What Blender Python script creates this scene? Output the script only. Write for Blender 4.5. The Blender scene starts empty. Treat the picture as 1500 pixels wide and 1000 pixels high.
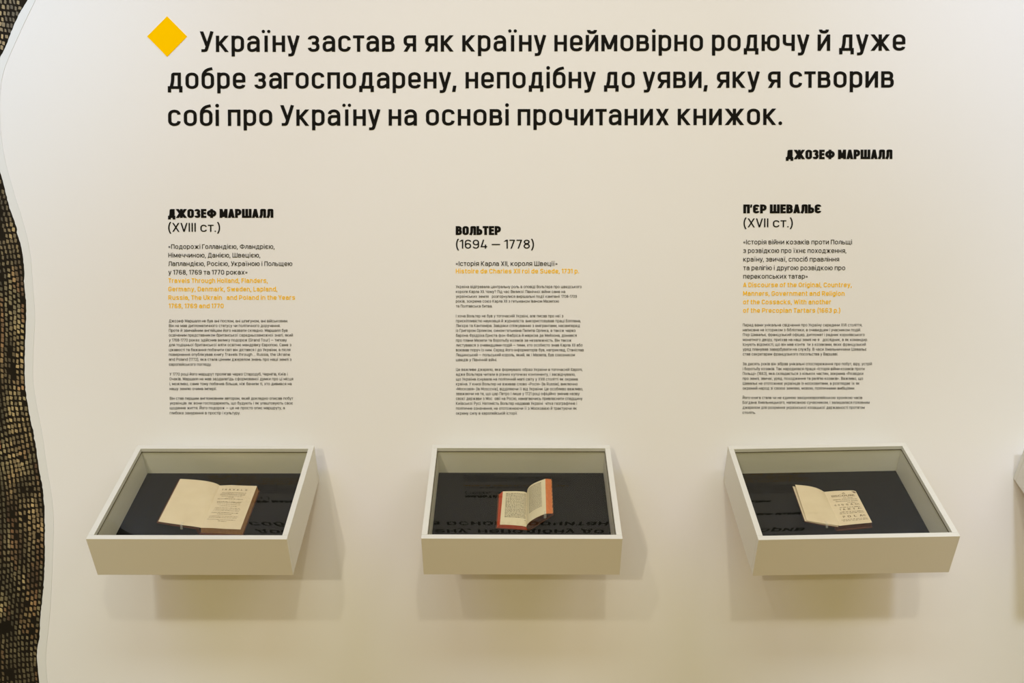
import bpy, bmesh, math, random
from mathutils import Matrix, Vector, Euler
sc = bpy.context.scene
C = sc.collection
random.seed(7)

# ---------------------------------------------------------------- camera
F, CAM = 1367.26, Vector((0.01652, -2.96034, 1.36313))
PITCH, YAW, ROLL = -0.0182, 0.00356, 0.0010
RC = Matrix.Rotation(YAW, 4, 'Z') @ Matrix.Rotation(PITCH, 4, 'X') @ Matrix.Rotation(ROLL, 4, 'Y')
cd = bpy.data.cameras.new('camera'); cam = bpy.data.objects.new('camera', cd); C.objects.link(cam)
cd.sensor_width = 36; cd.lens = F / 1500 * 36; cd.clip_start = 0.05
cam.matrix_world = Matrix.Translation(CAM) @ RC @ Matrix.Rotation(math.pi / 2, 4, 'X')
sc.camera = cam

# ---------------------------------------------------------------- world, lamps, exposure
w = bpy.data.worlds.new('gallery_ambient'); sc.world = w; w.use_nodes = True
w.node_tree.nodes['Background'].inputs[0].default_value = (1.0, 0.90, 0.30, 1)
w.node_tree.nodes['Background'].inputs[1].default_value = 0.43

def spot(name, loc, aim, power, colour, deg, size=0.09, blend=1.0):
    l = bpy.data.lights.new(name, 'SPOT'); l.energy = power; l.color = colour
    l.spot_size = math.radians(deg); l.spot_blend = blend; l.shadow_soft_size = size
    o = bpy.data.objects.new(name, l); C.objects.link(o); o.location = loc
    o.rotation_euler = (Vector(aim) - Vector(loc)).to_track_quat('-Z', 'Y').to_euler()
def area(name, loc, aim, power, colour, sx, sy):
    l = bpy.data.lights.new(name, 'AREA'); l.shape = 'RECTANGLE'; l.size, l.size_y = sx, sy; l.energy = power; l.color = colour
    o = bpy.data.objects.new(name, l); C.objects.link(o); o.location = loc
    o.rotation_euler = (Vector(aim) - Vector(loc)).to_track_quat('-Z', 'Y').to_euler()
spot('track_or_fill_spot', (0.4, -4.95, 3.8), (0.3, 0, 1.2), 120.5, (1.0, 0.9, 0.697), 60)
spot('track_or_fill_spot', (-1.5, -4.95, 3.8), (-1.1, 0, 1.2), 101.5, (1.0, 0.901, 0.7), 60)
spot('track_or_fill_spot', (-2.2, -8.4, 3.2), (-0.5, 0, 1.2), 385.2, (1.0, 0.9, 0.701), 42)
spot('track_or_fill_spot', (-3.4, -4.4, 4.0), (-2.3, 0, 2.8), 415.5, (0.492, 0.746, 1.0), 36)  # unseen cool fill, added to brighten the upper left corner
spot('track_or_fill_spot', (3.4, -4.4, 4.0), (2.3, 0, 2.8), 450.9, (0.518, 0.68, 1.0), 36)  # matching added fill for the upper right corner
spot('track_or_fill_spot', (-1.7, -5.2, 4.1), (-2.6, 0, 0.1), 387.0, (0.76, 0.922, 1.0), 36, 0.3)  # added soft fill that lifts the lower left corner
spot('track_or_fill_spot', (1.5, -5.2, 4.1), (2.6, 0, 0.1), 564.0, (0.771, 0.851, 1.0), 36, 0.3)  # same kind of added fill, lower right corner
area('ceiling_fill', (-2.4, -2.4, 4.2), (-2.0, 0, 1.5), 49.5, (0.545, 0.539, 1.0), 2, 0.8)  # unseen fill panel, added and balanced for the left wall brightness
area('ceiling_fill', (2.4, -2.4, 4.2), (2.0, 0, 1.5), 53.7, (0.994, 0.905, 1.0), 2, 0.8)  # added fill panel for the right part of the wall
area('ceiling_fill', (0, -3.4, 4.2), (0, 0, 1.5), 51.0, (0.841, 0.959, 1.0), 2, 0.8)  # added fill panel for the middle of the wall
sc.view_settings.view_transform = 'Standard'; sc.view_settings.look = 'None'
sc.view_settings.gamma = 1; sc.view_settings.use_curve_mapping = False
sc.view_settings.exposure = 0.0
sc.cycles.caustics_reflective = False; sc.cycles.caustics_refractive = False

# ---------------------------------------------------------------- helpers
def srgb(r, g, b):
    f = lambda c: (c / 255 / 12.92) if c / 255 <= 0.04045 else ((c / 255 + 0.055) / 1.055) ** 2.4
    return (f(r), f(g), f(b), 1)

def material(name, col, rough=0.6, noise=0.0, scale=30, bump=0.0, bscale=200, spec=0.3, col2=None):
    m = bpy.data.materials.new(name); m.use_nodes = True
    nt = m.node_tree; b = nt.nodes['Principled BSDF']
    b.inputs['Roughness'].default_value = rough; b.inputs['Specular IOR Level'].default_value = spec
    tc = nt.nodes.new('ShaderNodeTexCoord')
    if noise or col2:
        n = nt.nodes.new('ShaderNodeTexNoise'); n.inputs['Scale'].default_value = scale; n.inputs['Detail'].default_value = 5
        nt.links.new(tc.outputs['Object'], n.inputs['Vector'])
        mx = nt.nodes.new('ShaderNodeMix'); mx.data_type = 'RGBA'
        mx.inputs['A'].default_value = col
        mx.inputs['B'].default_value = col2 or tuple(c * (1 - noise) for c in col[:3]) + (1,)
        nt.links.new(n.outputs['Fac'], mx.inputs['Factor']); nt.links.new(mx.outputs['Result'], b.inputs['Base Color'])
    else:
        b.inputs['Base Color'].default_value = col
    if bump:
        n2 = nt.nodes.new('ShaderNodeTexNoise'); n2.inputs['Scale'].default_value = bscale
        nt.links.new(tc.outputs['Object'], n2.inputs['Vector'])
        bp = nt.nodes.new('ShaderNodeBump'); bp.inputs['Strength'].default_value = bump; bp.inputs['Distance'].default_value = 0.002
        nt.links.new(n2.outputs['Fac'], bp.inputs['Height']); nt.links.new(bp.outputs['Normal'], b.inputs['Normal'])
    return m

def glass_material():
    m = bpy.data.materials.new('case_glass'); m.use_nodes = True; nt = m.node_tree; nt.nodes.clear()
    out = nt.nodes.new('ShaderNodeOutputMaterial'); mix = nt.nodes.new('ShaderNodeMixShader')
    tr = nt.nodes.new('ShaderNodeBsdfTransparent'); gl = nt.nodes.new('ShaderNodeBsdfGlossy')
    fr = nt.nodes.new('ShaderNodeFresnel'); fr.inputs['IOR'].default_value = 1.43
    tr.inputs[0].default_value = (0.985, 0.98, 0.945, 1); gl.inputs['Roughness'].default_value = 0.0
    ge = nt.nodes.new('ShaderNodeNewGeometry'); sub = nt.nodes.new('ShaderNodeMath'); sub.operation = 'SUBTRACT'; sub.inputs[0].default_value = 1.0
    mu = nt.nodes.new('ShaderNodeMath'); mu.operation = 'MULTIPLY'
    nt.links.new(ge.outputs['Backfacing'], sub.inputs[1]); nt.links.new(sub.outputs[0], mu.inputs[0]); nt.links.new(fr.outputs[0], mu.inputs[1])
    nt.links.new(mu.outputs[0], mix.inputs[0]); nt.links.new(tr.outputs[0], mix.inputs[1]); nt.links.new(gl.outputs[0], mix.inputs[2])
    nt.links.new(mix.outputs[0], out.inputs[0]); return m

M = dict(
    wall=material('wall_paint', (0.84, 0.83, 0.81, 1), 0.75, 0.015, 3, 0.10, 60, 0.15),
    floor=material('floor_boards', srgb(178, 146, 98), 0.5, 0.2, 4),
    ceiling=material('ceiling_paint', (0.6, 0.6, 0.58, 1), 0.8, 0.02),
    case=material('case_white_board', (0.77, 0.76, 0.70, 1), 0.45, 0.02, 8, 0.03, 120),
    cut=material('case_board_edge', (0.72, 0.69, 0.60, 1), 0.6, 0.05, 60),
    base=material('black_base_board', (0.007, 0.007, 0.006, 1), 0.8, 0.2, 20, 0, 200, 0.10),
    ink=material('black_vinyl', (0.009, 0.008, 0.006, 1), 0.7, 0.1, 10, spec=0.05),
    soft=material('dark_small_lettering', (0.016, 0.012, 0.008, 1), 0.8, 0.1, 10, spec=0.05),
    yellow=material('yellow_vinyl', (1.0, 0.575, 0.0, 1), 0.9, 0, 10, spec=0.0),
    page=material('old_paper', srgb(236, 222, 194), 0.85, 0, 25, 0.05, 150, 0.1, srgb(220, 203, 172)),
    grey_page=material('old_paper_grey', srgb(232, 222, 192), 0.85, 0, 25, 0.05, 150, 0.1, srgb(218, 206, 174)),
    edge=material('brown_page_edges', srgb(206, 160, 110), 0.8, 0, 90, 0.2, 400, 0.1, srgb(160, 112, 70)),
    leather=material('brown_leather', srgb(112, 66, 38), 0.6, 0, 60, 0.2, 200, 0.2, srgb(66, 38, 24)),
    red=material('red_stained_page_edges', srgb(220, 96, 62), 0.75, 0, 80, 0.2, 400, 0.15, srgb(184, 72, 46)),
    orange=material('lit_orange_page_edges', srgb(248, 158, 100), 0.75, 0, 80, 0.2, 400, 0.15, srgb(226, 118, 66)),  # lit tone of the fore-edge put into the colour
    print=material('faded_book_ink', srgb(134, 116, 88), 0.85, 0.2, 60, spec=0.1),
    greyprint=material('grey_book_ink', srgb(128, 122, 102), 0.85, 0.2, 60, spec=0.1),
    tab=None, joint=material('glass_joint', srgb(92, 84, 58), 0.7, 0.1, 30), glass=glass_material(),
)
t_ = material('clear_film', (0.9, 0.9, 0.85, 1), 0.15); t_.node_tree.nodes['Principled BSDF'].inputs['Alpha'].default_value = 0.13; M['tab'] = t_

def link(name, me, mat, parent=None):
    o = bpy.data.objects.new(name, me); C.objects.link(o)
    if mat: me.materials.append(mat)
    if parent: o.parent = parent
    return o
def mesh_obj(name, vs, fs, mat, parent=None, smooth=False):
    me = bpy.data.meshes.new(name); me.from_pydata([tuple(v) for v in vs], [], fs); me.update()
    if smooth:
        for p in me.polygons: p.use_smooth = True
    return link(name, me, mat, parent)
def box(name, lo, hi, mat, parent=None, bevel=0.0):
    bm = bmesh.new(); bmesh.ops.create_cube(bm, size=1)
    for v in bm.verts:
        v.co = Vector([(lo[i] + hi[i]) / 2 + v.co[i] * (hi[i] - lo[i]) for i in range(3)])
    if bevel: bmesh.ops.bevel(bm, geom=bm.edges[:], offset=bevel, segments=2, affect='EDGES', profile=0.5)
    me = bpy.data.meshes.new(name); bm.to_mesh(me); bm.free(); return link(name, me, mat, parent)
def tag(o, label=None, cat=None, group=None, kind=None):
    if label: o['label'] = label
    if cat: o['category'] = cat
    if group: o['group'] = group
    if kind: o['kind'] = kind
    return o
def empty(name, loc):
    o = bpy.data.objects.new(name, None); C.objects.link(o); o.location = loc; o.empty_display_size = 0.05; return o
def on_wall(px, py):
    """photo pixel (1500x1000) to a point (x, z) on the wall plane y=0"""
    d = RC.to_3x3() @ Vector(((px - 750) / F, 1, -(py - 500) / F)); t = -CAM.y / d.y; p = CAM + d * t
    return p.x, p.z

# ---------------------------------------------------------------- room
tag(box('wall_back', (-4.5, 0, 0), (4.5, 0.12, 4.3), M['wall']), 'white painted exhibition wall', kind='structure')
tag(box('floor', (-4.5, -9.5, -0.05), (4.5, 0.12, 0), M['floor']), kind='structure')
tag(box('ceiling', (-4.5, -9.5, 4.3), (4.5, 0.12, 4.4), M['ceiling']), kind='structure')

# ---------------------------------------------------------------- lettering
# monoline grotesque lettering drawn as strokes; cap height 1, x-height XH. wv / wh = stem and bar thickness
XH = 0.79
class Pen:
    def __init__(s, wv, wh): s.wv, s.wh, s.k, s.V, s.F, s.z = wv, wh, wv / wh, [], [], 0
    def quadstrip(s, L, R, closed):
        n = len(s.V); m = len(L); s.z += 1
        for a, b in zip(L, R): s.V += [(*a, s.z), (*b, s.z)]
        for i in range(m if closed else m - 1):
            j = (i + 1) % m; s.F.append((n + 2 * i, n + 2 * i + 1, n + 2 * j + 1, n + 2 * j))
    def P(s, pts, r=9, closed=False, n=5):
        k = s.k; q = [(x, y * k) for x, y in pts]; m = len(q); out = []
        ln = lambda a, b: math.hypot(a[0] - b[0], a[1] - b[1])
        for i in range(m):
            if not closed and i in (0, m - 1): out.append(q[i]); continue
            a, p, c = q[i - 1], q[i], q[(i + 1) % m]
            la, lc = ln(a, p), ln(p, c)
            fa = 1.0 if (not closed and i == 1) else 0.5; fc = 1.0 if (not closed and i == m - 2) else 0.5
            ra, rc = min(r, la * fa), min(r, lc * fc)
            if min(ra, rc) < 1e-4: out.append(p); continue
            A = (p[0] + (a[0] - p[0]) / la * ra, p[1] + (a[1] - p[1]) / la * ra); B = (p[0] + (c[0] - p[0]) / lc * rc, p[1] + (c[1] - p[1]) / lc * rc)
            h = 0.60
            A2 = (A[0] + (p[0] - A[0]) * h, A[1] + (p[1] - A[1]) * h); B2 = (B[0] + (p[0] - B[0]) * h, B[1] + (p[1] - B[1]) * h)
            for t_ in range(n + 1):
                t = t_ / n; u = 1 - t
                out.append(tuple(u ** 3 * A[d] + 3 * u * u * t * A2[d] + 3 * u * t * t * B2[d] + t ** 3 * B[d] for d in (0, 1)))
        o2 = []
        for p in out:
            if not o2 or ln(p, o2[-1]) > 1e-4: o2.append(p)
        if closed and ln(o2[0], o2[-1]) < 1e-4: o2.pop()
        Lf, Rt = [], []; m = len(o2); w = s.wv / 2
        for i, p in enumerate(o2):
            a = o2[i - 1] if (i or closed) else None; c = o2[(i + 1) % m] if (i < m - 1 or closed) else None
            ds = []
            if a: ds.append(((p[0] - a[0]) / ln(a, p), (p[1] - a[1]) / ln(a, p)))
            if c: ds.append(((c[0] - p[0]) / ln(c, p), (c[1] - p[1]) / ln(c, p)))
            tx, ty = sum(d[0] for d in ds), sum(d[1] for d in ds); tl = math.hypot(tx, ty) or 1; tx /= tl; ty /= tl
            co = max(0.5, tx * ds[0][0] + ty * ds[0][1]); e = w / co
            Lf.append((p[0] - ty * e, (p[1] + tx * e) / k)); Rt.append((p[0] + ty * e, (p[1] - tx * e) / k))
        s.quadstrip(Lf, Rt, closed)
    def L(s, x0, y0, x1, y1): s.P([(x0, y0), (x1, y1)])
    def D(s, x0, y0, x1, y1, f=1.0):            # diagonal with level cuts
        dy = (y1 - y0) * s.k; h = s.wv / 2 * f * math.hypot(x1 - x0, dy) / abs(dy)
        n = len(s.V); s.z += 1; s.V += [(x0 - h, y0, s.z), (x0 + h, y0, s.z), (x1 + h, y1, s.z), (x1 - h, y1, s.z)]; s.F.append((n, n + 1, n + 2, n + 3))
    def dot(s, x, y, f=1.12):
        r = s.wv / 2 * f; n = len(s.V); s.z += 1
        s.V += [(x + r * 1.05 * math.cos(math.pi / 8 + i * math.pi / 4), y + r * 1.05 * math.sin(math.pi / 8 + i * math.pi / 4), s.z) for i in range(8)]; s.F.append(tuple(range(n, n + 8)))

def glyph(p, ch, cw):
    """draw ch at the origin; returns its width"""
    a, b = p.wv / 2, p.wh / 2; X = XH; DS = -0.22
    up = ch.isupper(); H = 1.0 if up else X
    W = (0.66 if up else 0.60) * cw
    P, L, D = p.P, p.L, p.D
    stem = lambda x, y0=0, y1=None: L(x, y0, x, H if y1 is None else y1)
    def o(x0, x1, y0, y1): P([(x0 + a, y0 + b), (x1 - a, y0 + b), (x1 - a, y1 - b), (x0 + a, y1 - b)], (x1 - x0) / 2 - a, True)
    c = ch.lower() if ch in 'ВГДЖЗИЙКЛМНПТУХЦЧШЩЬФЮЯЄОСЕА' and ch not in 'АЕУФ' else ch
    if c in 'оo' or ch in 'ОOо': W = (0.68 if up else 0.62) * cw; o(0, W, 0, H)
    elif c in 'аa': P([(a * 1.1, H * .72), (a * 1.1, H - b), (W - a, H - b), (W - a, 0)], .26 * cw); P([(W - a, H * .57), (a, H * .57), (a, b), (W * .62, b), (W - a, H * .28)], .17)
    elif c == 'б': o(0, W, 0, X); P([(a, X * .5), (a, .97 - b), (W - a, 1.05 - b)], .34)
    elif c == 'в' or ch == 'B':
        stem(a); m = H * .53; P([(a, b), (W - a, b), (W - a, m), (a, m)], H * .2); P([(a, m), (W - a - .03, m), (W - a - .03, H - b), (a, H - b)], H * .2)
    elif c in 'гГ': W = .46 * cw if not up else .54 * cw; P([(a, 0), (a, H - b), (W, H - b)], 0)
    elif c == 'д':
        W = (.70 if not up else .76) * cw; L(0, b, W, b); L(a, b, a, -.17); L(W - a, b, W - a, -.17); x1 = W - a - .07
        L(x1, 0, x1, H - b); P([(x1 + a, H - b), (.17 + a, H - b), (.15 + a, H * .45), (.085 + a, b)], .05)
    elif c in 'еe' and not up: P([(a, X * .46), (W - a, X * .46), (W - a, X - b), (a, X - b), (a, b), (W - a, b), (W - a - .02, X * .22)], .26 * cw) if False else (P([(a, X * .47), (W - a, X * .47)]), P([(W - a, X * .40), (W - a, X - b), (a, X - b), (a, b), (W - a, b), (W - a - .01, X * .24)], W / 2 - a))
    elif ch in 'ЕE': W = .56 * cw; stem(a); L(a, b, W, b); L(a, .52, W - .03, .52); L(a, 1 - b, W, 1 - b)
    elif c == 'є': P([(W - a, H * .74), (W - a, H - b), (a, H - b), (a, b), (W - a, b), (W - a, H * .26)], W / 2 - a); L(a, H * .5, W * .74, H * .5)
    elif c in 'сc' or ch in 'СC': P([(W - a, H * .70), (W - a, H - b), (a, H - b), (a, b), (W - a, b), (W - a, H * .30)], W / 2 - a)
    elif c == 'ж':
        W = (.90 if not up else 1.02 + max(0, a - .09) * 2.2) * cw; m = W / 2; stem(m); e = a * 1.05
        for s_ in (-1, 1):
            D(m + s_ * (m - e), H, m + s_ * a * .6, H * .5 - .02); D(m + s_ * (m - e), 0, m + s_ * a * .6, H * .5 + .02)
    elif c == 'з':
        m = H * .53; W = .56 * cw if not up else .62 * cw
        P([(a, H * .76), (a, H - b), (W - a - .02, H - b), (W - a - .02, m), (W * .36, m)], H * .22); P([(W * .36, m), (W - a, m), (W - a, b), (a, b), (a, H * .25)], H * .24)
    elif c in 'ий':
        stem(a); stem(W - a); D(a, 0.04, W - a, H - .04)
        if c == 'й': P([(W * .24, H + .24), (W * .24, H + .12), (W * .76, H + .12), (W * .76, H + .24)], .12)
    elif ch in 'іi': W = 2 * a; stem(a); p.dot(a, 1.0 - a * .2)
    elif ch == 'ї': W = 2 * a + .16; stem(W / 2); p.dot(W / 2 - .13, .99, 1.0); p.dot(W / 2 + .13, .99, 1.0)
    elif ch in 'ІIl': W = 2 * a; stem(a, 0, 1.0)
    elif c in 'кk' or ch == 'K':
        stem(a, 0, 1.0 if ch == 'k' else None); D(W - a, H, a * 1.3, H * .40); D(a * 2 + W * .06, H * .55, W - a, 0)
    elif ch == 'Л': W = .68 * cw + a * .4; P([(W - a, 0), (W - a, 1 - b), (.13 + a, 1 - b), (.12 + a, .30), (a * .9, 0)], .04)
    elif c == 'л': W = (.60 if not up else .68) * cw; P([(W - a, 0), (W - a, H - b), (.13 + a, H - b), (.12 + a, .24), (0, b)], .06)
    elif c == 'м': W = (.76 if not up else .82) * cw; stem(a); stem(W - a); D(a + .01, H, W / 2, .10); D(W - a - .01, H, W / 2, .10)
    elif c == 'н' or ch == 'H': stem(a); stem(W - a); L(a, H * .5, W - a, H * .5)
    elif c == 'п': stem(a); stem(W - a); L(a, H - b, W - a, H - b)
    elif ch in 'рp': stem(a, DS, X); P([(a, b), (W - a, b), (W - a, X - b), (a, X - b)], W / 2 - a, True)
    elif ch in 'РP': stem(a); P([(a, .40), (W - a, .40), (W - a, 1 - b), (a, 1 - b)], .24)
    elif c == 'т' or ch == 'T': W = (.54 if not up else .62) * cw; stem(W / 2); L(0, H - b, W, H - b)
    elif ch in 'уy': P([(W * .02 + a, X), (W * .5, .04)], 0) if False else D(a, X, W * .5, .0); P([(W - a, X), (W * .43, DS + .10), (W * .33, DS + b), (W * .08, DS + b)], .09)
    elif ch == 'У': D(a, 1, W * .52, .28); P([(W - a, 1), (W * .45, .10), (W * .38, b), (W * .10, b)], .10)
    elif ch in 'фФ': W = (.88 if not up else .98) * cw; o(0, W, 0 if not up else .12, H if not up else .90); L(W / 2, DS if not up else 0, W / 2, 1.0)
    elif c in 'хx' or ch in 'XХ': D(a, H, W - a, 0); D(W - a, H, a, 0)
    elif c == 'ц': stem(a); stem(W - a); L(a, b, W + .07, b); L(W + .07 - a, b, W + .07 - a, -.17); W += .07
    elif c == 'ч': W *= .96; stem(W - a); P([(a, H), (a, H * .40), (W - a, H * .40)], .16)
    elif c in 'шщ':
        W = (.88 if not up else 1.0) * cw; stem(a); stem(W / 2); stem(W - a); L(a, b, W - a, b)
        if c == 'щ': L(W - a, b, W + .08, b); L(W + .08 - a, b, W + .08 - a, -.17); W += .08
    elif c == 'ь': W *= .95; stem(a); P([(a, b), (W - a, b), (W - a, H * .56), (a, H * .56)], H * .22)
    elif c == 'ю': W = .86 * cw; stem(a); L(a, H * .5, .3, H * .5); o(.26 * cw, W, 0, H)
    elif c == 'я': stem(W - a); P([(W - a, H - b), (a, H - b), (a, H * .42), (W - a, H * .42)], H * .22); D(W * .48, H * .42, a * 1.1, 0)
    elif ch in 'bh': stem(a, 0, 1.0); P([(a, b), (W - a, b), (W - a, X - b), (a, X - b)], W / 2 - a, True) if ch == 'b' else P([(a, X - b), (W - a, X - b), (W - a, 0)], W / 2 - a)
    elif ch == 'd': stem(W - a, 0, 1.0); P([(a, b), (W - a, b), (W - a, X - b), (a, X - b)], W / 2 - a, True)
    elif ch == 'g': stem(W - a, .1, X); P([(a, b), (W - a, b), (W - a, X - b), (a, X - b)], W / 2 - a, True); P([(W - a, .2), (W - a, DS + b), (a, DS + b)], .15)
    elif ch == 'f': W = .36 * cw; P([(W * .42, 0), (W * .42, 1 - b), (W, 1 - b)], .14); L(0, X - b, W, X - b)
    elif ch == 't': W = .36 * cw; P([(W * .42, X + .17), (W * .42, b), (W, b)], .12); L(0, X - b, W, X - b)
    elif ch == 'm': W = .92 * cw; stem(a); P([(a, X - b), (W / 2, X - b), (W / 2, 0)], .18); P([(W / 2, X - b), (W - a, X - b), (W - a, 0)], .18)
    elif ch == 'n': stem(a); P([(a, X - b), (W - a, X - b), (W - a, 0)], W / 2 - a)
    elif ch == 'r': W = .38 * cw; stem(a); P([(a, X * .72), (a, X - b), (W, X - b)], .16)
    elif ch in 'sS': P([(W - a, H * .76), (W - a, H - b), (a, H - b), (a, H * .52), (W - a, H * .50), (W - a, b), (a, b), (a, H * .24)], H * .22)
    elif ch in 'uU': P([(a, H), (a, b), (W - a, b), (W - a, H)], W / 2 - a); (stem(W - a) if ch == 'u' else None)
    elif ch in 'vV': D(a, H, W / 2, 0); D(W - a, H, W / 2, 0)
    elif ch in 'wW': W = (.86 if ch == 'w' else 1.02) * cw; D(a, H, W * .28, 0); D(W * .5, H * .9, W * .28, 0); D(W * .5, H * .9, W * .72, 0); D(W - a, H, W * .72, 0)
    elif ch in 'АA': W = .70 * cw; D(a, 0, W / 2, 1); D(W - a, 0, W / 2, 1); L(W * .22, .25, W * .78, .25)
    elif ch == 'F': W = .54 * cw; stem(a); L(a, .5, W - .03, .5); L(a, 1 - b, W, 1 - b)
    elif ch == 'G': P([(W - a, .72), (W - a, 1 - b), (a, 1 - b), (a, b), (W - a, b), (W - a, .50), (W * .55, .50)], .25) if False else (P([(W - a, .72), (W - a, 1 - b), (a, 1 - b), (a, b), (W - a, b), (W - a, .50)], W / 2 - a), L(W * .55, .47, W, .47))
    elif ch == 'D': P([(a, b), (W - a, b), (W - a, 1 - b), (a, 1 - b)], .26); stem(a)
    elif ch == 'L': W = .52 * cw; stem(a); L(a, b, W, b)
    elif ch == 'R': stem(a); P([(a, .44), (W - a, .44), (W - a, 1 - b), (a, 1 - b)], .24); D(W * .5, .44, W - a, 0)
    elif ch == 'M': W = .80 * cw; stem(a); stem(W - a); D(a, 1, W / 2, .2); D(W - a, 1, W / 2, .2)
    elif ch == 'N': stem(a); stem(W - a); D(a, 1, W - a, 0)
    elif ch == 'Y': D(a, 1, W / 2, .42); D(W - a, 1, W / 2, .42); stem(W / 2, 0, .48)
    elif ch == 'Б': stem(a); P([(a, b), (W - a, b), (W - a, .56), (a, .56)], .24); L(a, 1 - b, W - .04, 1 - b)
    elif ch == 'Ї': W = 2 * a + .16; stem(W / 2, 0, 1); p.dot(W / 2 - .13, 1.17); p.dot(W / 2 + .13, 1.17)
    elif ch == '0': W = .62 * cw; o(0, W, 0, 1)
    elif ch == '1': W = .30 * cw; stem(W - a, 0, 1); D(W - a, 1, 0, .80)
    elif ch == '2': W = .58 * cw; P([(a, .72), (a, 1 - b), (W - a, 1 - b), (W - a, .60), (a, .10)], .24); L(0, b, W, b)
    elif ch == '3': W = .58 * cw; P([(a, .76), (a, 1 - b), (W - a, 1 - b), (W - a, .53), (W * .4, .53)], .22); P([(W * .4, .53), (W - a, .53), (W - a, b), (a, b), (a, .25)], .24)
    elif ch == '4': W = .62 * cw; L(W - a - .1, 0, W - a - .1, .45); D(W * .45, 1, a, .2); L(0, .22, W, .22)
    elif ch == '5': W = .58 * cw; P([(W - .03, 1 - b), (a, 1 - b), (a, .55)], 0); P([(a, .60), (W - a, .60), (W - a, b), (a, b), (a, .22)], .26)
    elif ch == '6': W = .60 * cw; o(0, W, 0, .62); P([(a, .3), (a, 1 - b), (W - a, 1 - b), (W - a, .78)], W / 2 - a)
    elif ch == '9': W = .60 * cw; o(0, W, .38, 1); P([(W - a, .7), (W - a, b), (a, b), (a, .22)], W / 2 - a)
    elif ch == '7': W = .52 * cw; L(0, 1 - b, W, 1 - b); D(W - a, 1 - b, W * .32, 0)
    elif ch == '8': W = .60 * cw; o(0, W, 0, .56); o(.02, W - .02, .50, 1)
    elif ch == '.': W = 2.2 * a; p.dot(W / 2, a * 1.05)
    elif ch == ',': W = 2.2 * a; D(W / 2, p.wh, W / 2 - .05, -.17)
    elif ch == ':': W = 2.2 * a; p.dot(W / 2, a * 1.05); p.dot(W / 2, .5)
    elif ch in "'’": W = 1.5 * a; D(W / 2, 1.0, W / 2 - .05, .64, .62)
    elif ch == '(': W = .24 * cw; P([(W, 1.10), (a, .86), (a, .04), (W, -.20)], .4)
    elif ch == ')': W = .24 * cw; P([(0, 1.10), (W - a, .86), (W - a, .04), (0, -.20)], .4)
    elif ch in '«»':
        W = .42 * cw; s_ = 1 if ch == '«' else -1; e = 0 if s_ > 0 else W
        for q in (.04, .24): x = e + s_ * q * cw; D(x, .42, x + s_ * .13, .62, .75); D(x, .42, x + s_ * .13, .20, .75)
    elif ch == '—': W = .80 * cw; L(0, .46, W, .46)
    elif ch == '-': W = .32 * cw; L(0, .44, W, .44)
    elif ch == '?': W = .50 * cw; P([(a, .76), (a, 1 - b), (W - a, 1 - b), (W - a, .58), (W / 2, .45), (W / 2, .26)], .2); p.dot(W / 2, a)
    else: print('NO GLYPH', repr(ch)); W = .5
    return W

def stroke_text(body, wv=0.11, wh=None, cw=1.0, gap=0.15, word=0.27):
    """list of letters, each (vertices, faces), laid out along x"""
    x = 0; out = []; tight = {'т', 'Т', 'г', 'Г', 'у', 'У', 'Т', 'T', 'А', 'A', 'Л', 'л', 'Y', 'V'}
    for i, ch in enumerate(body):
        if ch == ' ': x += word * cw; continue
        p = Pen(wv, wh or wv); W = glyph(p, ch, cw)
        if ch in '.,' : x -= gap * .15
        if ch in tight: x -= gap * .30
        out.append(([(vx + x, vy, vz) for vx, vy, vz in p.V], p.F))
        x += W + gap - (gap * .30 if ch in tight else 0)
    return out

def text_lines(name, rows, cap, mat, parent, origin, wv=0.11, wh=None, gap=0.15, cw=1.0, y=-0.0012, letters=False):
    """rows: (text, left px, right px, baseline px at left, baseline px at right). letters=True: each letter its own object under the line"""
    V, Fc, parts = [], [], []
    for body, xl, xr, bl, br in rows:
        gl = stroke_text(body, wv, wh, cw, gap, 0.36 if cap < 5 else 0.28)
        x0 = min(v[0] for vs, fs in gl for v in vs); x1 = max(v[0] for vs, fs in gl for v in vs)
        A = on_wall(xl, bl); B = on_wall(xr, br); T = on_wall(xl, bl - cap)
        sz = T[1] - A[1]; sx = (B[0] - A[0]) / (x1 - x0)
        for vs, fs in gl:
            n = 0 if letters else len(V); q_ = []
            for x, z, dz in vs:
                s = (x - x0) / (x1 - x0); q_.append((A[0] + (x - x0) * sx - origin[0], y - 0.00003 * dz, A[1] + z * sz + s * (B[1] - A[1]) - origin[2]))
            f_ = [tuple(i + n for i in f) for f in fs]
            if letters: parts.append((q_, f_))
            else: V += q_; Fc += f_
    if not letters: return mesh_obj(name, V, Fc, mat, parent)
    r = empty(name, (0, 0, 0)); r.parent = parent
    for q_, f_ in parts: mesh_obj('letter', q_, f_, mat, r)
    return r

def block_origin(px, py):
    x, z = on_wall(px, py); return (x, 0, z)

# headline
og = block_origin(246, 190)
q = tag(empty('wall_quotation', og), 'large black three-line Ukrainian quotation across the top of the wall', 'lettering')
for row in [('Україну застав я як країну неймовірно родючу й дуже', 293, 1326, 76.3, 74.3),
            ('добре загосподарену, неподібну до уяви, яку я створив', 246, 1309, 130.3, 128.3),
            ('собі про Україну на основі прочитаних книжок.', 246.5, 1145.5, 184.6, 183)]:
    text_lines('text_line', [row], 30.2, M['ink'], q, og, wv=0.158, wh=0.135, letters=True)
og = block_origin(1151, 233)
a = tag(empty('attribution_lettering', og), 'small extra-bold black name signed under the right end of the quotation', 'lettering')
text_lines('text_line', [('ДЖОЗЕФ МАРШАЛЛ', 1151, 1307, 233.2, 232.8)], 13.8, M['ink'], a, og, wv=0.285, wh=0.235, gap=0.055, letters=True)
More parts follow.
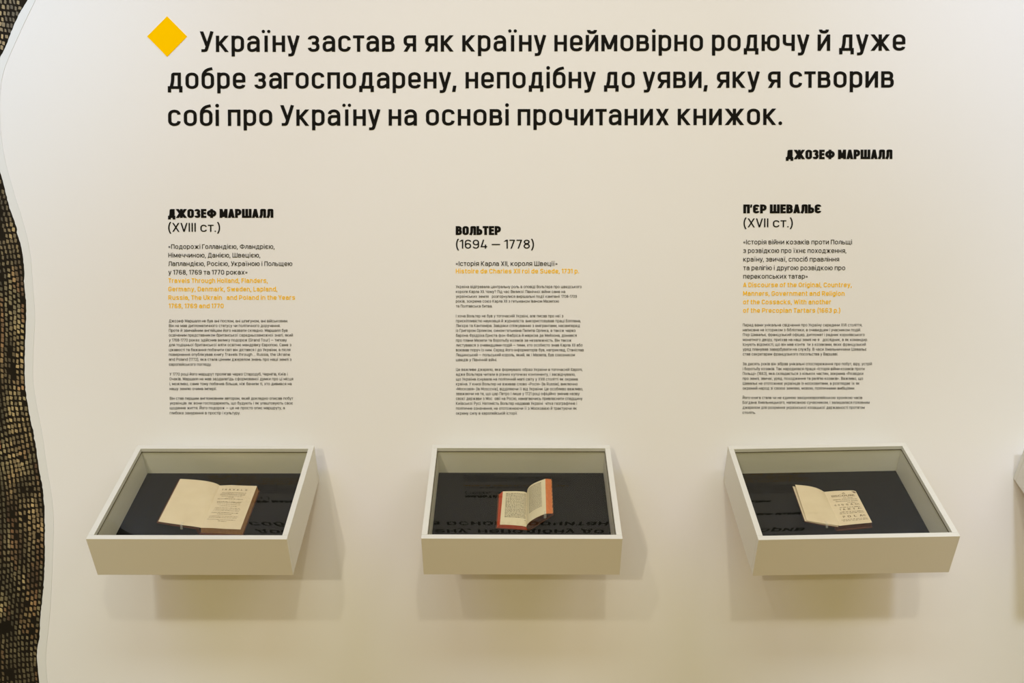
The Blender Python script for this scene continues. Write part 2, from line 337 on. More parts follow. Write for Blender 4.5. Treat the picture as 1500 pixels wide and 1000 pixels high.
# diamond
dp = [on_wall(*p) for p in ((245, 24), (274.3, 53.5), (245, 83.3), (215.7, 53.5))]
og = (dp[2][0], 0, dp[2][1])
vs = [(x - og[0], -0.0002, z - og[2]) for x, z in dp] + [(x - og[0], -0.0016, z - og[2]) for x, z in dp]
d = mesh_obj('diamond_marker', vs, [(7, 6, 5, 4)] + [(i, (i + 1) % 4, 4 + (i + 1) % 4, 4 + i) for i in range(4)], M['yellow'])
d.location = og; tag(d, 'solid yellow diamond before the first line of the quotation', 'marker')

GAP = '   '
def rows_of(texts, left, rights, bases, slope=0.0):
    return [(t, left, r, b, b + slope) for t, r, b in zip(texts, rights, bases)]
def panel(label, org, name, date, title, foreign, paras):
    og = block_origin(*org)
    p = tag(empty('text_panel', og), label, 'wall text', 'biographical wall texts above the display cases')
    text_lines('heading', [name], 13.0, M['ink'], p, og, wv=0.285, wh=0.235, gap=0.055, letters=True)
    text_lines('date_line', [date], 13.0, M['ink'], p, og, wv=0.124)
    text_lines('book_title', title, 6.7, M['soft'], p, og, wv=0.13)
    text_lines('foreign_title', foreign, 6.7, M['yellow'], p, og, wv=0.16)['label'] = 'yellow lettering of the book title'
    for g in paras:
        text_lines('paragraph', g, 4.15, M['soft'], p, og, wv=0.118)

panel('left wall text of three paragraphs with the year range 18th century in brackets', (247, 607),
  ('ДЖОЗЕФ МАРШАЛЛ', 246.3, 400.6, 319.1, 318.9), ('(XVIII ст.)', 246.6, 322.6, 339.4, 339.4),
  rows_of(['«Подорожі Голландією, Фландрією,', 'Німеччиною, Данією, Швецією,', 'Лапландією, Росією, Україною і Польщею', 'у 1768, 1769 та 1770 роках»'],
          246.8, [402.2, 381.3, 428.2, 362.6], [364.4, 377, 389.4, 401.9]),
  rows_of(['Travels Through Holland, Flanders,', 'Germany, Denmark, Sweden, Lapland,', 'Russia, The Ukrain' + GAP + 'and Poland in the Years', '1768, 1769 and 1770'],
          246.8, [392.3, 406.3, 432.3, 327.7], [414.1, 426.5, 438.9, 451.1]),
  [rows_of(['Джозеф Маршалл не був ані послом, ані шпигуном, ані військовим.', 'Він не мав дипломатичного статусу чи політичного доручення.',
            'Проте й звичайним англійцем його назвати складно: Маршалл був', 'освіченим представником британської середньозаможної знаті, який',
            'у 1768-1770 роках здійснив велику подорож (Grand Tour) — типову', 'для тодішньої британської еліти освітню мандрівку Європою. Саме з',
            'цікавості та бажання побачити світ він дістався і до України, а після', 'повернення опублікував книгу Travels through ... Russia, the Ukraine',
            'and Poland (1772), яка стала цінним джерелом знань про наші землі з', 'європейського погляду.'],
           247.7, [421.8, 410.7, 421.4, 429.2, 420.2, 426.8, 425.5, 424.8, 427, 309.9],
           [471.9, 478.8, 485.8, 492.7, 499.9, 506.9, 514.1, 521, 528.2, 535.5]),
   rows_of(['У 1770 році його маршрут пролягав через Стародуб, Чернігів, Київ і', 'Очаків. Маршалл не мав заздалегідь сформованої думки про ці місця',
            'і, можливо, саме тому побачив більше, ніж бачили ті, хто дивився на', 'нашу землю очима імперії.'],
           248.6, [421.4, 429.5, 427.3, 317.7], [549.7, 556.7, 563.9, 571.1]),
   rows_of(['Він став першим англомовним автором, який докладно описав побут', 'українців: як вони господарюють, що будують і як улаштовують своє',
            'щоденне життя. Його подорож — це не просто опис маршруту, а', 'глибоке занурення в простір і культуру.'],
           248.9, [429.5, 429, 417.3, 352], [585.2, 592.2, 599.2, 606.6])])

panel('middle wall text with the years 1694 to 1778 in brackets and the longest paragraphs', (668, 607),
  ('ВОЛЬТЕР', 667.6, 733.7, 344.1, 344), ('(1694 — 1778)', 668, 782.2, 364, 364),
  rows_of(['«Історія Карла XII, короля Швеції»'], 667.7, [816.6], [389.3]),
  rows_of(['Histoire de Charles XII roi de Suede, 1731 р.'], 667.7, [848.2], [400.2]),
  [rows_of(['Україна відігравала центральну роль в оповіді Вольтера про шведського', 'короля Карла XII. Чому? Під час Великої Північної війни саме на',
            'українських земля' + GAP + 'розгорнулися вирішальні події кампанії 1708-1709', 'років, зокрема союз Карла XII з гетьманом Іваном Мазепою', 'та Полтавська битва.'],
           667.8, [851.9, 827.9, 844.9, 818.8, 721.2], [421.8, 429, 436, 443, 450.2]),
   rows_of(['І хоча Вольтер не був у тогочасній Україні, але писав про неї з', 'прискіпливістю науковця й журналіста: використовував праці Боплана,',
            "Лім'єра та Кантеміра. Завдяки спілкуванню з емігрантами, насамперед", 'із Григором Орликом, сином гетьмана Пилипа Орлика, а також через',
            'барона Фрідріха Ернста фон Фабріса й маркіза де Мейзона, дізнався', 'про плани Мазепи та боротьбу козаків за незалежність. Він також',
            'листувався з очевидцями подій — тими, хто особисто знав Карла XII або', 'воював поруч із ним. Серед його інформаторів був, наприклад, Станіслав',
            'Лещинський — польський король, який, як і Мазепа, був союзником', 'шведів у Північній війні.'],
           667.9, [825.1, 850.6, 849.3, 842.9, 844.7, 837.1, 853.2, 855, 842, 727.9],
           [464.6, 471.8, 478.8, 485.9, 493.1, 500.3, 507.3, 514.4, 521.6, 528.8]),
   rows_of(['Це важливе джерело, яке формувало образ України в тогочасній Європі,', 'адже Вольтера читали в різних куточках континенту, і засвідчувало,',
            'що Україна існувала на політичній мапі світу у XVIII столітті як окрема', 'країна. У книзі Вольтер не вживав слово «Росія» (la Russie), виключно',
            '«Московія» (la Moscovie), відділяючи її від України. Це особливо важливо,', 'зважаючи на те, що цар Петро І лише у 1721 році офіційно змінив назву',
            'своєї держави з Мос  овії на Росію, намагаючись привласнити спадщину', 'Київської Русі. Натомість Вольтер надавав Україні  чітке географічне і',
            'політичне означення, не ототожнюючи її з Московією й трактуючи як', 'окрему силу в європейській історії.'],
           668, [853.2, 842.7, 846.3, 846, 853.9, 849, 853.2, 845, 845, 758.1],
           [543, 550.1, 557.1, 564.2, 571.4, 578.4, 585.5, 592.6, 599.8, 607])])

panel('right wall text with the 17th century in brackets, starting highest of the three', (1088, 607),
  ("П'ЄР ШЕВАЛЬЄ", 1088.7, 1202.8, 312.4, 312.2), ('(XVII ст.)', 1089, 1161.2, 332.8, 332.8),
  rows_of(['«Історія війни козаків проти Польщі', 'з розвідкою про їхнє походження,', 'країну, звичаї, спосіб правління', 'та релігію і другою розвідкою про', 'перекопських татар»'],
          1088.7, [1247.8, 1239.5, 1229.1, 1237.9, 1183], [357.7, 370.3, 382.9, 395.5, 407.9]),
  rows_of(['A Discourse of the Original, Countrey,', 'Manners, Government and Religion', 'of the Cossacks, With another', 'of the Precopian Tartars (1663 р.)'],
          1088.4, [1247.6, 1237, 1217.2, 1230.7], [420.3, 432.9, 445.3, 457.7]),
  [rows_of(['Перед вами унікальне свідчення про Україну середини XVII століття,', 'написане не істориком з бібліотеки, а очевидцем і учасником подій.',
            "П'єр Шевальє, французький офіцер, дипломат і радник королівського", 'монетного двору, приїхав на наші землі не я' + GAP + 'дослідник, а як командир.',
            'Існують відомості, що він мав конта  ти з козаками, яких французький', 'уряд планував завербувати на службу. В часи Хмельниччини Шевальє',
            'став секретарем французького посольства у Варшаві.'],
           1088, [1262.7, 1260.6, 1266.3, 1270.9, 1268.1, 1269, 1227.2], [477.8, 485, 492, 499.3, 506.3, 513.4, 520.4]),
   rows_of(['За десять років він зібрав унікальні спостереження про побут, віру, устрій', 'і боротьбу козаків. Так народилася праця «Історія війни козаків проти',
            'Польщі» (1663), яка складається з кількох частин, зокрема «Розвідки', 'про землі, звичаї, уряд, походження та релігію козаків». Важливо, що',
            'Шевальє не ототожнює українців із московитами, а розглядає їх як', 'окремий народ зі своєю землею, мовою, політичними амбіціями.'],
           1087.8, [1277, 1266.3, 1264.3, 1264, 1259, 1252], [534.7, 541.9, 548.9, 556.1, 563.3, 570.4]),
   rows_of(['Його книга стала чи не єдиною західноєвропейською хронікою часів', 'Богдана Хмельницького, написаною сучасником, і залишалася головним',
            'джерелом для розуміння української козацької державності протягом', 'століть.'],
           1087.6, [1262.9, 1273.5, 1266.3, 1106.8], [584.2, 591.2, 598.6, 606])])

# ---------------------------------------------------------------- woven print cut-out at the left edge
EDGE = [(52, -160), (58, -110), (60, -60), (50, -20), (41, 0), (35, 10), (28, 21.6), (21.6, 35), (17.4, 45), (11.4, 61), (8.4, 69), (0, 84.6), (-6, 100), (-11, 125), (-13, 160),
        (-12, 195), (-7, 225), (0, 249.6), (3.5, 262), (8, 280), (11.5, 294), (15, 307), (21, 323), (25.6, 335.5), (24.3, 340), (29.6, 355), (34, 373), (36, 400), (35.6, 417),
        (39, 445.5), (38, 478), (37, 508), (36.3, 544.5), (37.5, 571), (41, 594), (46, 620), (50.3, 636), (49.6, 641), (52, 648), (55, 668), (58, 690), (62.4, 712), (65.6, 746),
        (66, 775), (65.5, 830), (64, 861), (60, 896), (58, 932), (55.2, 949), (54.5, 960), (55.2, 976), (58, 1000), (63, 1040), (66, 1090), (64, 1150)]
def edge_x(y):
    for (x0, y0), (x1, y1) in zip(EDGE, EDGE[1:]):
        if y0 <= y <= y1: return x0 + (x1 - x0) * (y - y0) / (y1 - y0)
    return EDGE[-1][0]
og = block_origin(-150, 1150)
g = tag(empty('woven_print_cutout', og), 'tall cut-out print of dark coarse woven cloth with a white rim, at the left edge', 'wall graphic')
def smooth_edge(y, r): return sum(edge_x(max(-160, min(1150, y + d * r / 4))) for d in range(-4, 5)) / 9
N = 330
ys = [-160 + 1310 * i / N for i in range(N + 1)]
def slab(name, fx, y_back, y_front, mat, rough):
    V, Fc = [], []
    for i, y in enumerate(ys):
        jitter = random.uniform(-rough, rough)
        for x in (-420, fx(y) + jitter):
            X, Z = on_wall(x, y)
            V += [(X - og[0], y_back, Z - og[2]), (X - og[0], y_front, Z - og[2])]
    for i in range(N):
        k = 4 * i
        Fc += [(k + 1, k + 5, k + 7, k + 3), (k + 3, k + 7, k + 6, k + 2)]
    Fc += [(0, 1, 3, 2), (4 * N, 4 * N + 2, 4 * N + 3, 4 * N + 1)]
    return mesh_obj(name, V, Fc, mat, g)
M['rim'] = material('cutout_white_rim', (0.77, 0.775, 0.755, 1), 0.5, 0.01, 10)
slab('white_rim', lambda y: max(smooth_edge(y, 24) + 12.2, smooth_edge(y, 8) + 9) + 0.7 * math.sin(y / 23), -0.0003, -0.0012, M['rim'], 0.15)['label'] = 'narrow white rim left by the cutting'
M['warp'] = material('printed_dark_threads', srgb(24, 22, 17), 0.7, 0, 9, spec=0.05, col2=srgb(44, 37, 27))
slab('printed_ground', edge_x, -0.0013, -0.0015, M['warp'], 0.45)
# printed cells of the weave, each with its own tone
me = bpy.data.meshes.new('printed_weave'); V, Fc, Cs = [], [], []
def vnoise(x, y, s=0):
    def h(i, j):
        n = math.sin(i * 127.1 + j * 311.7 + s * 74.7) * 43758.5453; return n - math.floor(n)
    i, j = math.floor(x), math.floor(y); u, v = x - i, y - j; u = u * u * (3 - 2 * u); v = v * v * (3 - 2 * v)
    return (h(i, j) * (1 - u) + h(i + 1, j) * u) * (1 - v) + (h(i, j + 1) * (1 - u) + h(i + 1, j + 1) * u) * v
def lin(c): return srgb(*c)[:3]
row_y = [-158.0]
while row_y[-1] < 1140: row_y.append(row_y[-1] + random.uniform(7.2, 8.6))
for k in range(64):
    for r_, yr in enumerate(row_y):
        sp, hgt = 6.1, 7.9
        y = yr + 7 * (vnoise(k * 0.22, yr / 60, 5) - .5) + 0.16 * k * 6 * (1 if yr > 600 else yr / 600) + random.uniform(-.6, .6)
        if not (-159 < y < 1145): continue
        wav = 3.0 * (vnoise(k * 0.35, y / 55, 1) - 0.5)
        cx = (smooth_edge(y, 40) if k < 12 else smooth_edge(y, 90)) - 4.2 - k * sp + wav * min(1, k / 2 + .2)
        if k == 0: cx = min(cx, edge_x(y) - 3.4)
        dark = vnoise(cx / 16, y / 34, 9)
        skip = dark < 0.09 or random.random() < 0.03
        if not skip:
            wd = sp * random.uniform(0.50, 0.74) * (0.80 + 0.28 * dark); hh = hgt * random.uniform(0.58, 0.82)
            tone = vnoise(cx / 25, y / 60, 4); b = max(0.16, min(1.0, dark * 1.2)) * random.uniform(0.55, 1.15)
            top = max(0.0, min(1.0, (420 - y) / 300))
            tan = (196 - 30 * tone, 168 - 22 * tone - 0 * top, 118 - 22 * tone); grn = (150, 138, 100) if vnoise(cx / 12, y / 50, 21) > .5 else (150, 104, 66)
            mixf = max(0.0, min(1.0, vnoise(cx / 20, y / 45, 12) * 1.3 - 0.25))
            col = [(tan[i] * (1 - mixf) + grn[i] * mixf) for i in range(3)]
            col = [c * (0.30 + 0.70 * b) for c in col]
            cx0, cy0 = cx + random.uniform(-.5, .5), y + random.uniform(-.5, .5)
            if cx0 + wd / 2 < edge_x(cy0) - 1.0:
                n = len(V); sk = random.uniform(-0.8, 0.8)
                for dx, dy in ((-.5, -.40), (-.36, -.5), (.36, -.5), (.5, -.40), (.5, .40), (.36, .5), (-.36, .5), (-.5, .40)):
                    X, Z = on_wall(cx0 + dx * wd * random.uniform(.85, 1.1) + dy * sk, cy0 + dy * hh * random.uniform(.85, 1.1) + dx * 1.2)
                    V.append((X - og[0], -0.0018, Z - og[2]))
                Fc.append(tuple(range(n + 7, n - 1, -1))); Cs.append(lin([max(4, min(235, c)) for c in col]))
me.from_pydata(V, [], Fc)
ca = me.color_attributes.new('tone', 'FLOAT_COLOR', 'CORNER')
for p, c in zip(me.polygons, Cs):
    for li in p.loop_indices: ca.data[li].color = (*c, 1)
mt = bpy.data.materials.new('printed_weave_tones'); mt.use_nodes = True
at = mt.node_tree.nodes.new('ShaderNodeVertexColor'); at.layer_name = 'tone'
mt.node_tree.links.new(at.outputs['Color'], mt.node_tree.nodes['Principled BSDF'].inputs['Base Color'])
mt.node_tree.nodes['Principled BSDF'].inputs['Roughness'].default_value = 0.6
tag(link('printed_weave', me, mt, g), kind='stuff')

# ---------------------------------------------------------------- display cases
W, D, H, T, TILT = 0.55, 0.41066, 0.13684, 0.0158, 0.53872
V0, VG = 0.0392, 0.1243
def display_case(x, z, roll, label):
    c = empty('display_case', (x, 0, z)); c.rotation_euler = (TILT, roll, 0)
    tag(c, label, 'display case', 'wall-mounted tilted display cases')
    h = W / 2; gp = 0.0005; bv = 0.0007
    box('front_board', (-h, -D, 0), (h, -D + T, H), M['case'], c, bv)
    box('back_board', (-h, -T, 0), (h, 0, H), M['case'], c, bv)
    for s in (-1, 1):
        lo, hi = sorted((s * h, s * (h - T)))
        box('side_board', (lo, -D + T + gp, 0), (hi, -T - gp, H), M['case'], c, bv)
    box('bottom_board', (-h + T + gp, -D + T + gp, 0.004), (h - T - gp, -T - gp, 0.016), M['case'], c)
    box('black_base', (-h + T + .001, -D + T + .001, 0.0165), (h - T - .001, -T - .001, V0), M['base'], c, 0.0004)['label'] = 'matt black base board inside the case'
    box('glass_pane', (-h + T + .0012, -D + T + .0012, VG - 0.003), (h - T - .0012, -T - .0012, VG), M['glass'], c)['label'] = 'clear glass pane set below the rim'
    bm = bmesh.new(); x_, y0_, y1_, g_ = h - T - .0003, -D + T + .0003, -T - .0003, .0011
    for lo_, hi_ in (((-x_, y0_), (x_, y0_ + g_)), ((-x_, y1_ - g_), (x_, y1_)), ((-x_, y0_), (-x_ + g_, y1_)), ((x_ - g_, y0_), (x_, y1_))):
        for v in bmesh.ops.create_cube(bm, size=1)['verts']:
            v.co = Vector(((lo_[0] + hi_[0]) / 2 + v.co.x * (hi_[0] - lo_[0]), (lo_[1] + hi_[1]) / 2 + v.co.y * (hi_[1] - lo_[1]), VG - .0008 + v.co.z * .0022))
    me_ = bpy.data.meshes.new('glass_joint'); bm.to_mesh(me_); bm.free(); link('glass_joint', me_, M['joint'], c)['label'] = 'thin dark joint line around the glass'  # dark line drawn where the pane meets the boards
    # wedge cleat that holds the tilted back board against the wall (hidden behind the case)
    ca_, sa_ = math.cos(TILT), math.sin(TILT)
    def wl(y, zz): return (y * ca_ + zz * sa_, -y * sa_ + zz * ca_)
    P = [(0.0, 0.020), (0.0, 0.085)]
    ywz = [(-p[1] * sa_, p[1] * ca_) for p in P]
    q0 = wl(-0.0003, ywz[0][1]); q1 = wl(-0.0003, ywz[1][1])
    prof = [(0.0005, P[0][1]), q0, q1, (0.0005, P[1][1])]
    vs = [(sx * 0.16, a_, b_) for sx in (-1, 1) for a_, b_ in prof]
    mesh_obj('wall_cleat', vs, [(0, 1, 2, 3), (7, 6, 5, 4)] + [(i, 4 + i, 4 + (i + 1) % 4, (i + 1) % 4) for i in range(4)], M['case'], c)
    return c
CL = display_case(-0.88327, 0.87103, 0.0015, 'left white tilted display case holding the largest book, with its right side visible')
CM = display_case(0.03392, 0.87224, 0.0020, 'middle white tilted display case holding the red-edged book')
CR = display_case(0.9522, 0.8736, -0.01836, 'right white tilted display case holding the small tan book with its left side visible')
CF = display_case(1.872, 0.8740, 0.0, 'white display case cut off by the right edge of the picture')
bpy.context.view_layer.update()

# ---------------------------------------------------------------- books
def book_root(case, x, u, label):
    b = empty('open_book', (0, 0, 0)); b.matrix_world = case.matrix_world @ Matrix.Translation((x, -u, V0))
    tag(b, label, 'book', 'antique books in the display cases'); b['_o'] = (x, u)
    return b
def loc(b, X, u, v):
    o = b['_o']; return (X - o[0], -(u - o[1]), v)
def lerp(a, b, t): return tuple(p + (q - p) * t for p, q in zip(a, b))
def loft(name, b, top, bot, mat, segs=1, smooth=False):
    """solid between the profile at the head of the book and the same profile at its foot; points are (X, u, v)"""
    n = len(top); V, Fc = [], []
    for s in range(segs + 1):
        for p, r in zip(top, bot): V.append(loc(b, *lerp(p, r, s / segs)))
    for s in range(segs):
        for i in range(n):
            j = (i + 1) % n; Fc.append((s * n + i, s * n + j, (s + 1) * n + j, (s + 1) * n + i))
    Fc += [tuple(range(n))[::-1], tuple(range(segs * n, segs * n + n))]
    o = mesh_obj(name, V, Fc, mat, b)
    bm = bmesh.new(); bm.from_mesh(o.data); bmesh.ops.recalc_face_normals(bm, faces=bm.faces); bm.to_mesh(o.data); bm.free()
    return o
def bez(p, n=10):
    out = []
    for i in range(n + 1):
        t = i / n; out.append(tuple((1 - t) ** 3 * a + 3 * (1 - t) ** 2 * t * b_ + 3 * (1 - t) * t * t * c + t ** 3 * d_ for a, b_, c, d_ in zip(*p)))
    return out
def strip(top_curve, bot_curve, thick):
    """closed profiles for a thin sheet following a curve (gives it thickness downwards)"""
    f = lambda c: c + [(x, u, v - thick) for x, u, v in reversed(c)]
    return f(top_curve), f(bot_curve)
def page_map(top_curve, bot_curve, lift=0.0004):
    def f(s, t):
        k = s * (len(top_curve) - 1); i = min(int(k), len(top_curve) - 2)
        a = lerp(top_curve[i], top_curve[i + 1], k - i); c = lerp(bot_curve[i], bot_curve[i + 1], k - i)
        p = lerp(a, c, t); return (p[0], p[1], p[2] + lift)
    return f
def printed(name, b, f, words, bars, mat):
    """words: (text, s0, s1, t baseline, t height); bars: (s0, s1, t, t height) rows of illegible print"""
    V, Fc = [], []
    for txt, s0, s1, tb, th in words:
        gl = stroke_text(txt, 0.17, 0.13); x0 = min(v[0] for vs, fs in gl for v in vs); x1 = max(v[0] for vs, fs in gl for v in vs)
        for vs, fs in gl:
            n = len(V)
            for v in vs: V.append(loc(b, *f(s0 + (v[0] - x0) / (x1 - x0) * (s1 - s0), tb - v[1] * th)))
            Fc += [tuple(i + n for i in q_) for q_ in fs]
    for s0, s1, t, th in bars:
        s = s0
        while s < s1:
            e = min(s1, s + random.uniform(0.02, 0.07)); n = len(V)
            h2 = th * random.uniform(0.35, 0.6)
            for a_, c_ in ((s, t - h2), (e, t - h2), (e, t + h2 * .3), (s, t + h2 * .3)): V.append(loc(b, *f(a_, c_)))
            Fc.append((n, n + 3, n + 2, n + 1)); s = e + random.uniform(0.008, 0.02)
    return mesh_obj(name, V, Fc, mat, b)
def tab(b, X, u, v, wdt=0.007, ln=0.018):
    P = [(-ln * .55, .0012), (0.0, .0014), (ln * .12, 0.0), (ln * .45, -.010)]
    top = [(X - wdt / 2, u + p[0], v + p[1]) for p in P] + [(X - wdt / 2, u + p[0], v + p[1] - .0004) for p in reversed(P)]
    bot = [(x + wdt, u_, v_) for x, u_, v_ in top]
    loft('clear_tab', b, top, bot, M['tab'])['label'] = 'small clear film tab holding the page down'

# --- left book
b = book_root(CL, 0.0, 0.20, 'largest open book, blank left page and printed title page, in the left case')
hb = 0.0225
tT = [(-.004, .101, hb - .001), (.03, .1015, hb + .0012), (.07, .103, hb + .0005), (.1105, .104, hb)]
tB = [(-.0095, .2855, hb - .001), (.025, .289, hb + .0012), (.065, .292, hb + .0005), (.1075, .2935, hb)]
loft('cover_board', b, [(-.012, .098, 0), (.116, .100, 0), (.116, .100, .003), (-.012, .098, .003)], [(-.016, .292, 0), (.112, .298, 0), (.112, .298, .003), (-.016, .292, .003)], M['leather'])['label'] = 'brown leather back cover lying on the base'
loft('page_block', b, tT[:-1] + [(.1105, .104, hb - .0006)] + [(.113, .105, .003), (-.006, .101, .003)], tB[:-1] + [(.1075, .2935, hb - .0006)] + [(.110, .2935, .003), (-.012, .2855, .003)], M['edge'])
a1, a2 = strip([(x, u, v + .0009) for x, u, v in tT], [(x, u, v + .0009) for x, u, v in tB], .0007)
loft('title_page', b, a1, a2, M['page'])
lT = bez([(-.122, .0975, .0455), (-.085, .099, .0445), (-.022, .100, .0420), (-.004, .101, hb)], 14)
lB = bez([(-.128, .2845, .0455), (-.090, .285, .036), (-.030, .2855, .0285), (-.0095, .2855, hb)], 14)
a1, a2 = strip(lT, lB, .0006); o = loft('blank_leaf', b, a1, a2, M['page'], 4)
cT = [(-.1265, .096, .0440), (-.080, .097, .0350), (-.012, .099, .0190)]; cB = [(-.1325, .2865, .0440), (-.085, .287, .0330), (-.0145, .2875, .0190)]
a1, a2 = strip(cT, cB, .0032); loft('cover_board', b, a1, a2, M['leather'])['label'] = 'brown leather front cover held open'
loft('spine', b, [(-.010, .099, .001), (-.010, .099, .019), (-.016, .099, .0195), (-.021, .099, .012), (-.018, .099, .0)], [(-.015, .2875, .001), (-.015, .2875, .019), (-.020, .2875, .0195), (-.024, .2875, .012), (-.021, .2875, .0)], M['leather'])
loft('support_wedge', b, [(-.110, .14, 0), (-.108, .14, .0385), (-.106, .14, .0385), (-.100, .14, 0)], [(-.114, .24, 0), (-.112, .24, .0365), (-.110, .24, .0365), (-.104, .24, 0)], M['base'])
f = page_map([(x, u, v + .001) for x, u, v in tT], [(x, u, v + .001) for x, u, v in tB])
bars = [(.17, .80, .185, .012), (.14, .80, .215, .012), (.14, .80, .24, .012), (.2, .75, .27, .01), (.40, .56, .295, .012), (.12, .80, .335, .016), (.14, .78, .405, .012), (.15, .78, .425, .010), (.18, .78, .46, .010), (.25, .70, .50, .010), (.16, .80, .545, .010),
        (.15, .82, .575, .010), (.14, .80, .605, .010), (.12, .80, .655, .014), (.30, .66, .69, .012), (.10, .84, .735, .010), (.10, .82, .765, .010), (.08, .80, .81, .010), (.40, .62, .845, .012)]
printed('page_print', b, f, [('T  R  A  V  E  L  S', .12, .80, .125, .032)], bars, M['print'])
tab(b, -.062, .287, .0345)
# --- middle book
b = book_root(CM, 0.01, 0.20, 'small open book with red and orange page edges, right half raised, in middle case')
loft('cover_board', b, [(-.071, .119, 0), (.020, .121, 0), (.020, .121, .002), (-.071, .119, .002)], [(-.0745, .268, 0), (.020, .276, 0), (.020, .276, .002), (-.0745, .268, .002)], M['leather'])
loft('page_block', b, [(-.067, .121, .002), (.018, .123, .002), (.0160, .1245, .0095), (.006, .123, .0140), (-.030, .121, .0142), (-.057, .121, .0130)],
     [(-.0712, .266, .002), (.0165, .275, .002), (.0135, .273, .0095), (.002, .272, .0140), (-.035, .269, .0142), (-.0635, .2665, .0130)], M['red'])['label'] = 'page block with red-stained edges'
lT = [(-.0555, .121, .0140), (-.045, .1215, .0150), (-.015, .1215, .0156), (.008, .123, .0152), (.0190, .125, .0120)]
lB = [(-.0625, .2665, .0140), (-.050, .267, .0150), (-.020, .270, .0156), (.003, .2725, .0152), (.0162, .2735, .0120)]
a1, a2 = strip(lT, lB, .0005); loft('left_page', b, a1, a2, M['grey_page'])
f = page_map(lT, lB)
printed('page_print', b, f, [], [(.24, .93 if i < 17 else .90, .075 + i * .037, .026) for i in range(20)] + [(.84, .92, .84, .02)], M['greyprint'])
rT = bez([(.0180, .125, .0125), (.0165, .124, .040), (.040, .122, .050), (.0725, .121, .0640)], 14)
rB = bez([(.0145, .2735, .0125), (.0150, .273, .030), (.045, .272, .052), (.0710, .2735, .0640)], 14)
uT = [(.0915, .098, .0420), (.060, .112, .026), (.034, .120, .010), (.0195, .124, .002)]
uB = [(.0905, .250, .0420), (.060, .262, .028), (.034, .270, .012), (.0175, .274, .002)]
loft('page_block', b, [(x, u, v - .0008) for x, u, v in rT] + uT, [(x, u, v - .0008) for x, u, v in rB] + uB, M['leather'], 3)['label'] = 'raised right half of the pages, brown at the foot'
a1, a2 = strip(rT, rB, .0005); loft('right_page', b, a1, a2, M['grey_page'], 3)
eT = [(.0728, .1205, .0637), (.0780, .114, .0584), (.0915, .0975, .0425), (.0905, .0975, .0415), (.072, .1205, .0620)]
eB = [(.0713, .2735, .0637), (.0775, .267, .0584), (.0907, .250, .0425), (.0897, .250, .0415), (.0705, .2735, .0620)]
loft('fore_edge', b, eT, eB, M['orange'], 2)['label'] = 'orange fore-edge, light put into its colour'
vT = [(.0935, .095, .0405), (.062, .110, .0235), (.035, .119, .0070), (.0205, .123, .0010)]; vB = [(.0925, .252, .0405), (.062, .264, .0250), (.035, .272, .0090), (.019, .276, .0010)]
a1, a2 = strip([(x + .001, u, v) for x, u, v in vT], [(x + .001, u, v) for x, u, v in vB], .0025); loft('cover_board', b, a1, a2, M['leather'])['label'] = 'worn brown cover under the raised half'
f = page_map(rT, rB, .0006)
printed('page_print', b, f, [], [(.30, .86, .07 + i * .038, .026) for i in range(19)], M['greyprint'])
for i in range(9):   # frayed threads along the fore-edge
    t = (i + .5) / 9; p = lerp(eT[2], eB[2], t + random.uniform(-.03, .03))
    loft('frayed_leaf', b, [(p[0], p[1], p[2]), (p[0] + .0022, p[1] - .001, p[2] + .0003), (p[0] + .001, p[1], p[2] - .001)], [(p[0], p[1] + .009, p[2]), (p[0] + .001, p[1] + .011, p[2] + .0002), (p[0] + .0005, p[1] + .009, p[2] - .001)], M['edge'])
tab(b, .068, .272, .062)
# --- right book
b = book_root(CR, 0.0, 0.20, 'thin tan open book with a browned title page and inked corner, in the right case')
hb = 0.018
tT = [(-.002, .130, hb - .001), (.03, .1285, hb + .0008), (.078, .1265, hb + .0003), (.088, .1275, hb), (.0935, .131, hb)]
tB = [(.000, .277, hb - .001), (.033, .2745, hb + .0008), (.080, .269, hb + .0003), (.090, .268, hb), (.0972, .2665, hb)]
loft('cover_board', b, [(-.008, .129, 0), (.095, .125, 0), (.095, .125, .003), (-.008, .129, .003)], [(-.006, .281, 0), (.1005, .270, 0), (.1005, .270, .003), (-.006, .281, .003)], M['leather'])['label'] = 'brown leather back cover lying on the base'
loft('page_block', b, tT + [(.0945, .131, .003), (-.005, .130, .003)], tB + [(.0985, .2665, .003), (-.003, .277, .003)], M['leather'])['label'] = 'dark brown edges of the page block'
a1, a2 = strip([(x, u, v + .0009) for x, u, v in tT], [(x, u, v + .0009) for x, u, v in tB], .0007); loft('title_page', b, a1, a2, M['page'])
lT = bez([(-.0925, .127, .0460), (-.065, .129, .0440), (-.030, .130, .0420), (-.002, .130, hb)], 14)
lB = bez([(-.1000, .2815, .0445), (-.070, .282, .0360), (-.030, .280, .0260), (.000, .277, hb)], 14)
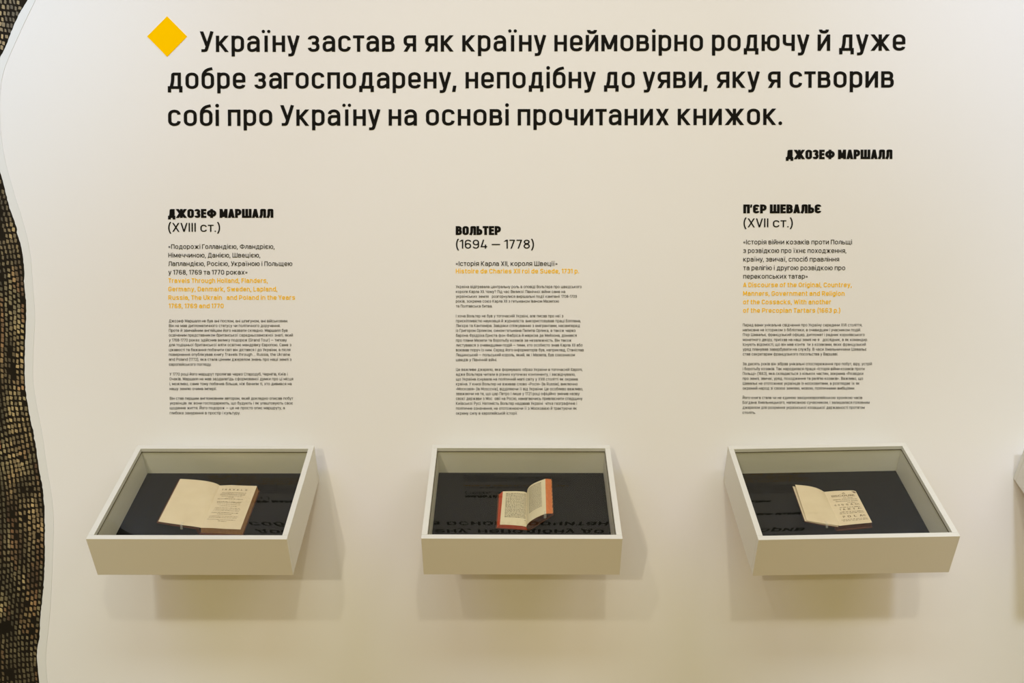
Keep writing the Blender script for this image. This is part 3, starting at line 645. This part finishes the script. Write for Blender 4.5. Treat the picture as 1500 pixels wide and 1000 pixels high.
a1, a2 = strip(lT, lB, .0005); loft('blank_leaf', b, a1, a2, M['page'], 4)
cT = [(-.1000, .1255, .0390), (-.060, .127, .0300), (-.008, .129, .0150)]; cB = [(-.1060, .2825, .0420), (-.065, .283, .0310), (-.0045, .280, .0150)]
a1, a2 = strip([(x + .001, u + .001, v + .0007) for x, u, v in cT], [(x + .001, u - .001, v + .0007) for x, u, v in cB], .0006); loft('pasted_endpaper', b, a1, a2, M['page'])
a1, a2 = strip(cT, cB, .0028); loft('cover_board', b, a1, a2, M['leather'])['label'] = 'brown leather front cover held open'
loft('spine', b, [(-.004, .129, .001), (-.004, .129, .015), (-.012, .129, .014), (-.014, .129, .006), (-.010, .129, 0)], [(-.002, .280, .001), (-.002, .280, .015), (-.010, .280, .014), (-.012, .280, .006), (-.008, .280, 0)], M['leather'])
loft('support_wedge', b, [(-.088, .15, 0), (-.086, .15, .034), (-.084, .15, .0335), (-.078, .15, 0)], [(-.094, .24, 0), (-.092, .24, .0345), (-.090, .24, .034), (-.084, .24, 0)], M['base'])
f = page_map([(x, u, v + .001) for x, u, v in tT], [(x, u, v + .001) for x, u, v in tB])
def sp(t): return '  '.join(t)
printed('page_print', b, f, [('A', .34, .40, .10, .03), ('DISCOURSE', .12, .62, .185, .055), ('of the', .33, .48, .235, .02), ('Original, Countrey, Manners,', .12, .70, .28, .025),
        ('Government and Religion', .16, .68, .335, .025), ('of the', .36, .48, .385, .02), (sp('COSSACKS,'), .10, .70, .45, .045), (sp('TARTARS'), .16, .68, .585, .045), (sp('POLAND'), .16, .70, .80, .055)],
        [(.18, .64, .51, .018), (.14, .72, .645, .022), (.12, .72, .685, .018), (.10, .76, .86, .018), (.12, .76, .895, .018)], M['print'])
printed('ink_stain', b, f, [], [(.55 + .04 * i, .72 + .03 * i, .045 + .012 * (i % 4), .02) for i in range(7)], M['leather'])['label'] = 'brown ink scribble in the upper corner'
tab(b, -.040, .280, .0300)
for o in list(bpy.data.objects):
    if '_o' in o: del o['_o']
